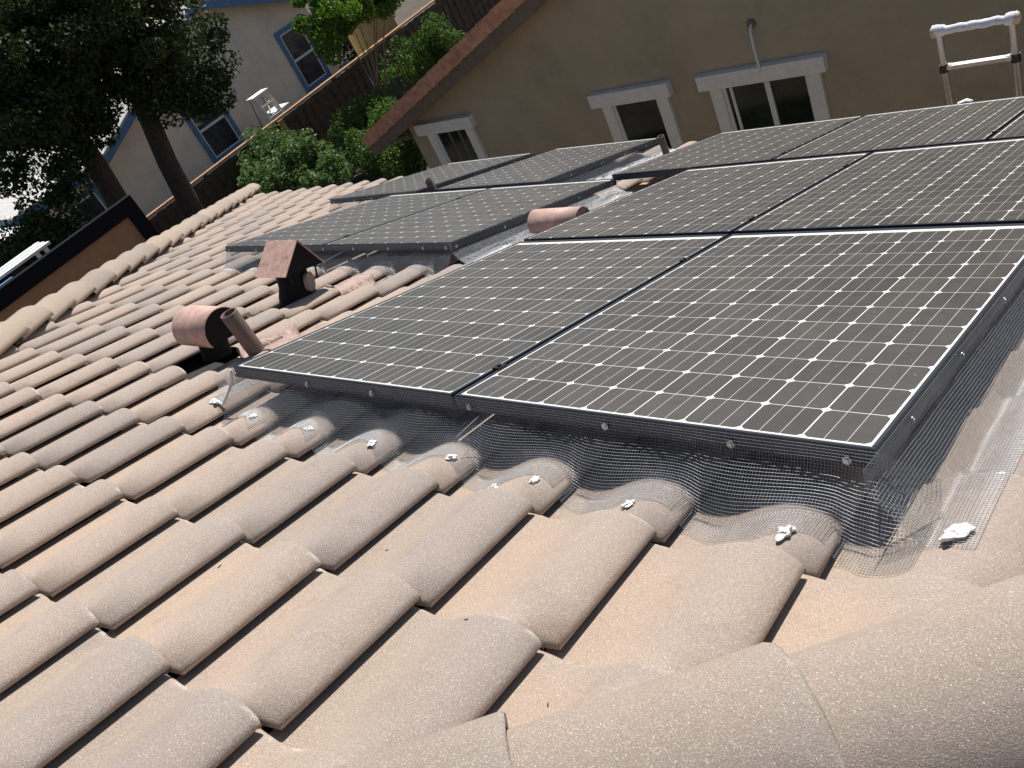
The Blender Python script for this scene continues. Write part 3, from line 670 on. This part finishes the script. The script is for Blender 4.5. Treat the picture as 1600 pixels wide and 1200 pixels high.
def window(x0, x1, ztop, hx0, hx1, mull=None, pane=None, curtain=False):
    wd = empty('window', Matrix.Identity(4)); wd.parent = th; wd.matrix_basis = Mi; zb = -4.35; jw = .17
    b = MB(); b.box((hx0,YW-.12,ztop-.20),(hx1,YW,ztop)); b.build('head_trim', M['white'], wd)
    for a, c in ((x0, x0+jw), (x1-jw, x1)):
        b = MB(); b.box((a,YW-.06,zb),(c,YW,ztop-.201)); b.build('jamb_trim', M['white'], wd)
    b = MB(); b.box((x0,YW-.09,zb-.15),(x1,YW,zb-.001)); b.build('sill', M['white'], wd)
    i0, i1 = x0+jw+.001, x1-jw-.001
    b = MB(); b.box((i0,YW-.035,zb),(i0+.05,YW,ztop-.202)); b.box((i1-.03,YW-.035,zb),(i1,YW,ztop-.202)); b.box((i0+.05,YW-.035,ztop-.24),(i1-.03,YW,ztop-.202)); b.build('frame', M['vinyl'], wd)
    b = MB(); b.box((i0+.05,YW-.012,zb),(i1-.03,YW-.004,ztop-.24)); b.build('pane', pane or M['glass'], wd)
    if mull is not None:
        b = MB(); b.box((mull-.035,YW-.042,zb),(mull+.035,YW-.013,ztop-.241)); b.build('mullion', M['vinyl'], wd)
        b = MB(); b.box((i0+.10,YW-.03,zb),(i0+.14,YW-.0125,ztop-.241)); b.build('sash', M['vinyl'], wd)
    if curtain:
        for k, xx in enumerate((i0+.30, i0+.54)):
            b = MB(); b.box((xx,YW-.018,zb),(xx+.045,YW-.0125,ztop-.241)); b.build('curtain_edge', M['curtain'], wd)
window(-9.83,-8.72,-2.99,-9.99,-8.63, None, M['glassgrey'] if False else M['glass'], True)
window(-6.06,-4.95,-3.0,-6.20,-4.86)
window(-4.30,-2.80,-3.0,-4.42,-2.70, -3.50)
dp = empty('drain_pipe', Matrix.Translation((-3.52,YW,-2.5)), 'thin white drain pipe poking from the tan wall above the double window', 'pipe')
b = MB(); b.tube([(0,.03,.02),(0,-.05,0),(.004,-.10,-.06),(.012,-.125,-.2),(.02,-.13,-.56)], .017, 10); b.build('tube', M['vinyl'], dp)
b = MB(); b.tube([(0,0,.02),(0,-.03,.022)], .055, 14); b.build('wall_collar', M['barge'], dp)

# ================================================================== FENCE
XF, ZF = -17.7, -3.3
fe = empty('wooden_fence', Matrix.Translation((XF,12,-5.1)), 'dark weathered board fence with sunlit cap rail in front of the blue-trimmed house', 'fence')
Fi = Matrix.Translation((-XF,-12,5.1))
y = 4.0; bmesh_cache = []
for s in range(4):
    b = MB(); wv_ = .150+.01*random.random(); b.box((0,0,0),(.018,wv_,1.70)); bmesh_cache.append(b.mesh('board')); bmesh_cache[-1].materials.append(M['fence'])
i = 0
while y < 24.0:
    put('board', bmesh_cache[i % 4], None, fe, Fi @ Matrix.Translation((XF+random.uniform(0,.012)+.02*(i % 2), y, -5.08+random.uniform(-.01,.01)))); y += .142; i += 1
for yy in np.arange(4.2, 24, 2.4):
    b = MB(); b.box((XF-.10,yy-.045,-5.1),(XF-.012,yy+.045,ZF-.03)); b.build('post', M['fence'], fe, Fi)
b = MB(); b.box((XF-.06,4,ZF-.03),(XF+.08,24,ZF+.01)); b.build('cap_rail', M['rail'], fe, Fi)
b = MB(); b.box((XF+.042,4,ZF-.20),(XF+.075,24,ZF-.08)); b.build('rail', M['fence'], fe, Fi)
b = MB(); b.box((XF+.045,11.45,-5.1),(XF+.14,11.62,ZF-.05)); b.build('post', M['rail'], fe, Fi)
# step ladder behind the fence
sl_ = empty('step_ladder', Matrix.Translation((-18.35,11.85,-5.1)), 'white stepladder standing behind the fence, its top showing', 'ladder')
hgt = 2.42
b = MB(); b.box((-.16,-.29,hgt-.07),(.16,.29,hgt)); b.build('top_cap', M['white'], sl_)
for s in (-1, 1):
    b = MB(); b.bar((.10,s*.20,hgt-.06),(.62,s*.30,0),.07,.12, up=(1,0,0)); b.build('front_rail', M['vinyl'], sl_)
    b = MB(); b.bar((-.10,s*.20,hgt-.06),(-.6,s*.28,0),.04,.06, up=(1,0,0)); b.build('rear_rail', M['alu'], sl_)
for k in range(1, 7):
    q = k*.31; f = q/hgt; b = MB(); b.box((.10+.52*f-.13,-.18-.1*f,hgt-q-.02),(.10+.52*f+.06,.18+.1*f,hgt-q+.02)); b.build('step', M['white'], sl_)
b = MB(); b.box((-.42,.10,hgt-.62),(.20,.60,hgt-.58)); b.build('tray', M['white'], sl_)

# ================================================================== BLUE-TRIMMED HOUSE
XB = -20.7
bh = empty('blue_trim_house', Matrix.Translation((XB,12.4,-5.1)), 'beige house with blue fascia boards and blue framed windows', 'house'); Bi = Matrix.Translation((-XB,-12.4,5.1))
ya, za = 12.9, -.42; sL2, sR2 = .40, .36; y0, y1 = 8.3, 16.45
zl, zr = za-sL2*(ya-y0), za-sR2*(y1-ya)
wv = [(XB,y0,-5.1),(XB,y1,-5.1),(XB,y1,zr),(XB,ya,za),(XB,y0,zl)]; bk = [(XB-9,q[1],q[2]) for q in wv]
b = MB(); b.add(wv+bk, [(0,1,2,3,4),(9,8,7,6,5),(1,6,7,2),(0,4,9,5)]); b.build('wall', M['beige'], bh, Bi)
for nm, (ye, ze), (yp, zp) in (('l', (y0-.45, zl-sL2*.45), (ya, za)), ('r', (y1+.45, zr-sR2*.45), (ya, za))):
    b = MB(); b.bar((XB+.42,ye,ze+.02),(XB+.42,yp,zp+.02),.05,.24, up=(0,0,1)); b.build('fascia_board', M['bluetrim'], bh, Bi)
    b = MB(); b.add([(XB+.46,ye,ze+.15),(XB+.46,yp,zp+.15),(XB-9.4,yp,zp+.15),(XB-9.4,ye,ze+.15),(XB+.46,ye,ze+.09),(XB+.46,yp,zp+.09),(XB-9.4,yp,zp+.09),(XB-9.4,ye,ze+.09)], [(0,1,2,3),(7,6,5,4),(0,4,5,1),(3,2,6,7),(0,3,7,4)]); b.build('roof', M['greyroof'], bh, Bi)
def bwin(ya_, yb_, zt_, zb_, mid=True):
    wd = empty('window', Matrix.Identity(4)); wd.parent = bh; wd.matrix_basis = Bi; t_ = .13
    b = MB(); b.box((XB,ya_,zt_-t_),(XB+.05,yb_,zt_)); b.box((XB,ya_,zb_),(XB+.05,yb_,zb_+t_)); b.box((XB,ya_,zb_+t_),(XB+.05,ya_+t_,zt_-t_)); b.box((XB,yb_-t_,zb_+t_),(XB+.05,yb_,zt_-t_)); b.build('trim', M['bluetrim'], wd)
    i0, i1, j0, j1 = ya_+t_+.001, yb_-t_-.001, zb_+t_+.001, zt_-t_-.001; f = .04
    b = MB(); b.box((XB,i0,j1-f),(XB+.035,i1,j1)); b.box((XB,i0,j0),(XB+.035,i1,j0+f)); b.box((XB,i0,j0+f),(XB+.035,i0+f,j1-f)); b.box((XB,i1-f,j0+f),(XB+.035,i1,j1-f)); b.build('frame', M['vinyl'], wd)
    if mid: zm = (j0+j1)/2; b = MB(); b.box((XB+.012,i0+f,zm-.035),(XB+.04,i1-f,zm+.035)); b.build('mullion', M['vinyl'], wd)
    b = MB(); b.box((XB+.002,i0+f,j0+f),(XB+.01,i1-f,j1-f)); b.build('pane', M['glassgrey'], wd)
bwin(14.92,16.05,-2.08,-3.95); bwin(10.98,12.22,-2.15,-4.0)
# low wing with its own window
b = MB(); b.box((XB-6,5.9,-5.1),(XB+.002,8.298,-2.42)); b.build('wing_wall', M['beige'], bh, Bi)
b = MB(); b.box((XB-6.4,5.6,-2.42),(XB+.40,8.05,-2.2)); b.build('wing_fascia', M['bluetrim'], bh, Bi)
b = MB(); b.box((XB-6.4,5.6,-2.198),(XB+.42,8.05,-2.15)); b.build('wing_roof', M['greyroof'], bh, Bi)
bwin(6.95,7.85,-2.62,-3.75, False)
# patio roof left of it
po = empty('patio_cover', Matrix.Translation((XB-1,3,-5.1)), 'sunlit white patio cover left of the blue-trimmed house', 'patio cover'); Pi = Matrix.Translation((1-XB,-3,5.1))
b = MB(); b.box((XB-5,-2,-2.34),(XB+1.6,5.4,-2.26)); b.build('roof_sheet', M['whiteroof'], po, Pi)
b = MB(); b.box((XB+1.6,-2,-2.52),(XB+1.66,5.4,-2.24)); b.build('fascia_board', M['vinyl'], po, Pi)
for yy in (-1.5, 2, 5.2):
    b = MB(); b.box((XB+1.3,yy-.06,-5.1),(XB+1.42,yy+.06,-2.34)); b.build('post', M['vinyl'], po, Pi)
# yellow pine fence beyond the house corner
yf = empty('pine_fence', Matrix.Translation((-19.3,17.2,-5.1)), 'yellow pine fence section beyond the corner of the blue-trimmed house', 'fence')
for k in range(18):
    b = MB(); b.box((-1.2+k*.125,0,0),(-1.2+k*.125+.115,.02,2.2+.03*(k % 2))); b.build('board', M['newfence'], yf)
# framed screen beside the roof
XS = -10.6
fs = empty('framed_screen', Matrix.Translation((XS,0,-5.1)), 'brown panel with a broad black frame behind the left hip of the roof', 'screen wall'); Si = Matrix.Translation((-XS,0,5.1))
b = MB(); b.box((XS-.04,-4,-5.1),(XS,3.93,-1.50)); b.build('panel', M['screenpanel'], fs, Si)
b = MB(); b.box((XS-.07,-4,-1.50),(XS+.05,4.13,-1.28)); b.build('top_frame', M['black'], fs, Si)
b = MB(); b.box((XS-.07,3.93,-5.1),(XS+.05,4.13,-1.502)); b.build('side_frame', M['black'], fs, Si)
# blue pergola top and white sheet roof beyond it
bn = empty('blue_pergola', Matrix.Translation((-12.3,1.95,-5.1)), 'blue slatted pergola top at the left picture edge behind the black frame', 'pergola')
for k in range(8):
    b = MB(); b.box((-.45,-.8+k*.20,3.33),(.45,-.8+k*.20+.07,3.36)); b.build('slat', M['bluetrim'], bn)
b = MB(); b.box((-.45,-.85,3.361),(-.37,.80,3.43)); b.box((.37,-.85,3.361),(.45,.80,3.43)); b.build('rail', M['bluetrim'], bn)
for x in (-.4, .4):
    for yy in (-.75, .65):
        b = MB(); b.box((x-.04,yy-.04,0),(x+.04,yy+.04,3.33)); b.build('leg', M['bluetrim'], bn)
ws = empty('white_sheet_roof', Matrix.Translation((-13.1,2.9,-5.1)), 'narrow sunlit white sheet roof under the dark trees at left', 'shed roof')
for k in range(6):
    b = MB(); b.box((-.30+k*.10,-.7,3.46+.012*(k % 2)),(-.30+k*.10+.098,.66,3.50+.012*(k % 2))); b.build('sheet_panel', M['whiteroof'], ws)
for x in (-.25, .25):
    for yy in (-.6, .55):
        b = MB(); b.box((x-.03,yy-.03,0),(x+.03,yy+.03,3.46)); b.build('post', M['vinyl'], ws)

# ================================================================== TREES AND SHRUBS
def leaves(centers, radii, per, size, seed, flat=.75, aspect=.55):
    rg = np.random.default_rng(seed); P = []
    for c, r in zip(centers, radii):
        d = rg.normal(size=(per, 3)); d /= np.linalg.norm(d, axis=1, keepdims=True); rad = rg.uniform(.25, 1, (per, 1))**.5
        P.append(np.array(c)+d*rad*np.array([r, r, r*flat]))
    P = np.concatenate(P); n = len(P)
    a = rg.normal(size=(n, 3)); a /= np.linalg.norm(a, axis=1, keepdims=True); b = rg.normal(size=(n, 3)); b[:, 2] += .4; b -= a*(a*b).sum(1, keepdims=True); b /= np.linalg.norm(b, axis=1, keepdims=True)
    nrm = np.cross(a, b); s = size*rg.uniform(.6, 1.3, (n, 1))
    V = np.stack([P-a*s, P+b*s*aspect+nrm*s*.12, P+a*s, P-b*s*aspect+nrm*s*.12], 1).reshape(-1, 3)
    return V, np.arange(n*4).reshape(-1, 4)
def crown_clumps(ctr, rad, n, seed, shell=.55):
    rg = np.random.default_rng(seed); d = rg.normal(size=(n, 3)); d /= np.linalg.norm(d, axis=1, keepdims=True); r = rg.uniform(shell, 1, (n, 1))
    r[: n//4] *= .6
    return np.array(ctr)+d*r*np.array(rad)
def tree(name, label, base, trunk, limbs, ctr, rad, nc, cr, per, size, leaf, bark, seed, cat='tree', group=None, extra=None, flat=.75):
    t = empty(name, Matrix.Translation(base), label, cat, group); bi = Matrix.Translation(Vector(base)*-1)
    b = MB(); b.tube(trunk[0], trunk[1], 14)
    C = crown_clumps(ctr, rad, nc, seed); rg = np.random.default_rng(seed+1); top = Vector(trunk[0][-1])
    for i in range(limbs):
        q = Vector(C[rg.integers(len(C))]); k = rg.integers(max(1, len(trunk[0])//2), len(trunk[0])); s = Vector(trunk[0][k]); mid = s.lerp(q, .5)+Vector(rg.normal(0, .12, 3)); r0 = trunk[1][k]*.5
        b.tube([s, mid, q], [r0, r0*.55, r0*.18], 7)
    b.build('trunk', M[bark], t, bi)
    if extra is not None: C = np.concatenate([C, np.array(extra)])
    V, F = leaves(C, cr*rg.uniform(.7, 1.25, len(C)), per, size, seed+2, flat)
    put('crown', quads('crown', V, F), M[leaf], t, bi)
T1 = [(-15.5,7.05,-5.1),(-15.5,7.15,-3.2),(-15.5,7.3,-2.2),(-15.5,7.55,-1.2),(-15.5,7.9,-.3),(-15.5,8.1,.6),(-15.4,8.2,1.5)]
tree('dark_tree', 'large dark leafy tree with the right-hand leaning trunk, top left', (-15.5,7.05,-5.1), (T1, [.26,.22,.20,.19,.17,.13,.07]), 26, (-15.4,7.9,.75), (1.9,1.75,1.75), 120, .42, 330, .048, 'leafdark', 'bark', 11,
     extra=[(-15.2,9.1,-.9),(-15.2,9.4,-1.2),(-15.1,9.0,-1.35),(-15.1,8.6,-1.4),(-15.1,9.6,-.75),(-15.2,8.7,-1.05),(-15.1,8.3,-1.35),(-15.1,8.9,-1.75),(-15.2,8.5,-1.0),(-15.2,9.2,-.4),(-15.1,9.7,-.5),(-15.0,7.6,-.5),(-15.0,7.9,-.8),(-15.0,8.2,-.9),(-14.9,7.4,-.2),(-14.9,7.8,-.3),(-15.0,8.3,-.5),(-14.9,7.2,-.6),(-15.0,7.0,.0),(-15.0,8.6,-.6),(-15.1,8.1,-1.1),(-15.0,7.9,-1.25),(-15.0,8.3,-1.5),(-15.0,8.6,-1.6),(-15.0,7.6,-1.05),(-15.0,9.0,-1.4),(-14.9,7.4,-.95),(-14.9,7.75,-1.35),(-14.9,8.1,-1.3)])
T2 = [(-15.6,6.15,-5.1),(-15.6,6.0,-3.2),(-15.6,5.98,-2.3),(-15.6,6.1,-1.4),(-15.6,6.15,-.8),(-15.6,6.0,.2),(-15.6,5.8,1.0)]
tree('dark_tree', 'dark leafy tree with the left-hand curved trunk at the picture edge', (-15.6,6.15,-5.1), (T2, [.28,.24,.22,.20,.17,.12,.06]), 26, (-15.5,5.7,.35), (1.9,1.6,1.75), 130, .42, 330, .048, 'leafdark', 'bark', 21,
     extra=[(-15.2,5.3,-1.6),(-15.2,5.0,-1.5),(-15.2,5.6,-1.3),(-15.1,4.6,-1.4),(-15.3,6.6,-.9),(-15.2,6.4,-1.1),(-15.3,6.9,-.5),(-15.1,5.9,-.9),(-15.1,6.1,-.6),(-15.1,5.6,-1.0),(-15.1,6.3,-.2),(-15.0,5.2,-1.2),(-15.0,4.8,-.9),(-15.1,4.4,-.9),(-15.1,5.5,-.6),(-15.2,6.6,-.3)])
tree('dark_tree', 'low dark tree mass at the left edge below the tree trunks', (-14.6,3.8,-5.1), ([(-14.6,3.8,-5.1),(-14.6,3.8,-3.4),(-14.6,3.8,-2.2)], [.12,.10,.05]), 8, (-14.6,3.75,-1.95), (.8,1.1,.5), 50, .34, 260, .045, 'leafdark', 'bark', 31)
tree('myrtle_tree', 'bright green multi-stemmed small tree in front of the fence', (-15.4,13.0,-5.1), ([(-15.4,13.0,-5.1),(-15.35,12.95,-4.2),(-15.3,12.9,-3.7)], [.07,.06,.05]), 7, (-15.3,13.9,-1.45), (1.3,2.1,.80), 110, .27, 230, .045, 'leafbright', 'barkpale', 41,
     extra=[(-15.1,12.0,-1.8),(-15.0,11.8,-2.1),(-15.0,12.2,-2.1),(-15.0,12.0,-2.35)])
def shrub(name, label, ctr, rad, nc, cr, per, size, leaf, seed):
    base = (ctr[0], ctr[1], -5.1); t = empty(name, Matrix.Translation(base), label, 'shrub', 'garden shrubs behind the eave'); bi = Matrix.Translation(Vector(base)*-1)
    C = crown_clumps(ctr, rad, nc, seed, .35); rg = np.random.default_rng(seed); b = MB()
    for i in range(7): q = C[rg.integers(len(C))]; b.tube([(ctr[0]+rg.normal(0,.08), ctr[1]+rg.normal(0,.08), -5.1), ((ctr[0]+q[0])/2, (ctr[1]+q[1])/2, (q[2]-5.1)/2), tuple(q)], [.025,.018,.006], 6)
    b.build('stem', M['bark'], t, bi)
    V, F = leaves(C, cr*rg.uniform(.7, 1.3, len(C)), per, size, seed+2, .8); put('foliage', quads('foliage', V, F), M[leaf], t, bi)
shrub('glossy_shrub', 'large glossy light green shrub just beyond the left end of the eave', (-15.0,9.6,-3.95), (1.5,1.15,.75), 80, .30, 190, .058, 'leafglossy', 51)
shrub('glossy_shrub', 'thin glossy shrub reaching up against the fence cap rail', (-17.0,10.4,-3.75), (.5,.9,.75), 26, .26, 110, .05, 'leafglossy', 55)
shrub('fine_leaved_shrub', 'fine leaved shrub against the dark fence below the small tree', (-15.2,12.2,-4.15), (1.2,1.1,.75), 60, .30, 230, .034, 'leaffine', 61)
shrub('fine_leaved_shrub', 'rounded fine leaved shrub at the corner of the tan house', (-12.1,10.1,-3.95), (.75,.8,.80), 50, .26, 260, .034, 'leaffine', 71)
shrub('fine_leaved_shrub', 'fine leaved shrub between the glossy shrub and the tan house', (-13.4,10.9,-4.0), (1.0,.9,.75), 50, .28, 230, .036, 'leaffine', 75)
shrub('fine_leaved_shrub', 'dark shrub behind the tan house rake in front of the fence', (-15.6,15.2,-3.75), (.9,1.5,.8), 50, .30, 200, .04, 'leaffine', 81)
bg_t = [(-24,20.5,-3.2),(-26,24,-2.4),(-23,27,-2.6)]
for i, c in enumerate(bg_t): shrub('background_shrub', ['first dark shrub beyond the fence and the house corner','second dark shrub beyond the fence, farther back','third dark shrub beyond the fence, farthest back'][i], c, (1.6,1.8,1.5), 50, .5, 150, .09, 'leafdark', 90+i)
# dry debris on the near tiles
deb = [((.55,-.55),'dark twig fragment nearest the hip cap tiles'),((-.18,-.62),'dark twig fragment lowest on the near tiles, left of centre'),((.78,-.62),'dark twig fragment right of the hip cap joint'),((.15,-.40),'dark twig fragment on the tiles below the loose wire')]
for i, ((u, v), lab) in enumerate(deb):
    b = MB(); L = .003+.003*random.random(); b.bar((-L,0,.0012),(L,.0012,.0018),.002,.0014); o = b.build('twig_bit', M['bark']); o.matrix_world = M4 @ Matrix.Translation((u,v,float(surf(u,v)))) @ Matrix.Rotation(random.uniform(0,3),4,'Z'); tag(o, lab, 'debris', 'twig fragments on the tiles')
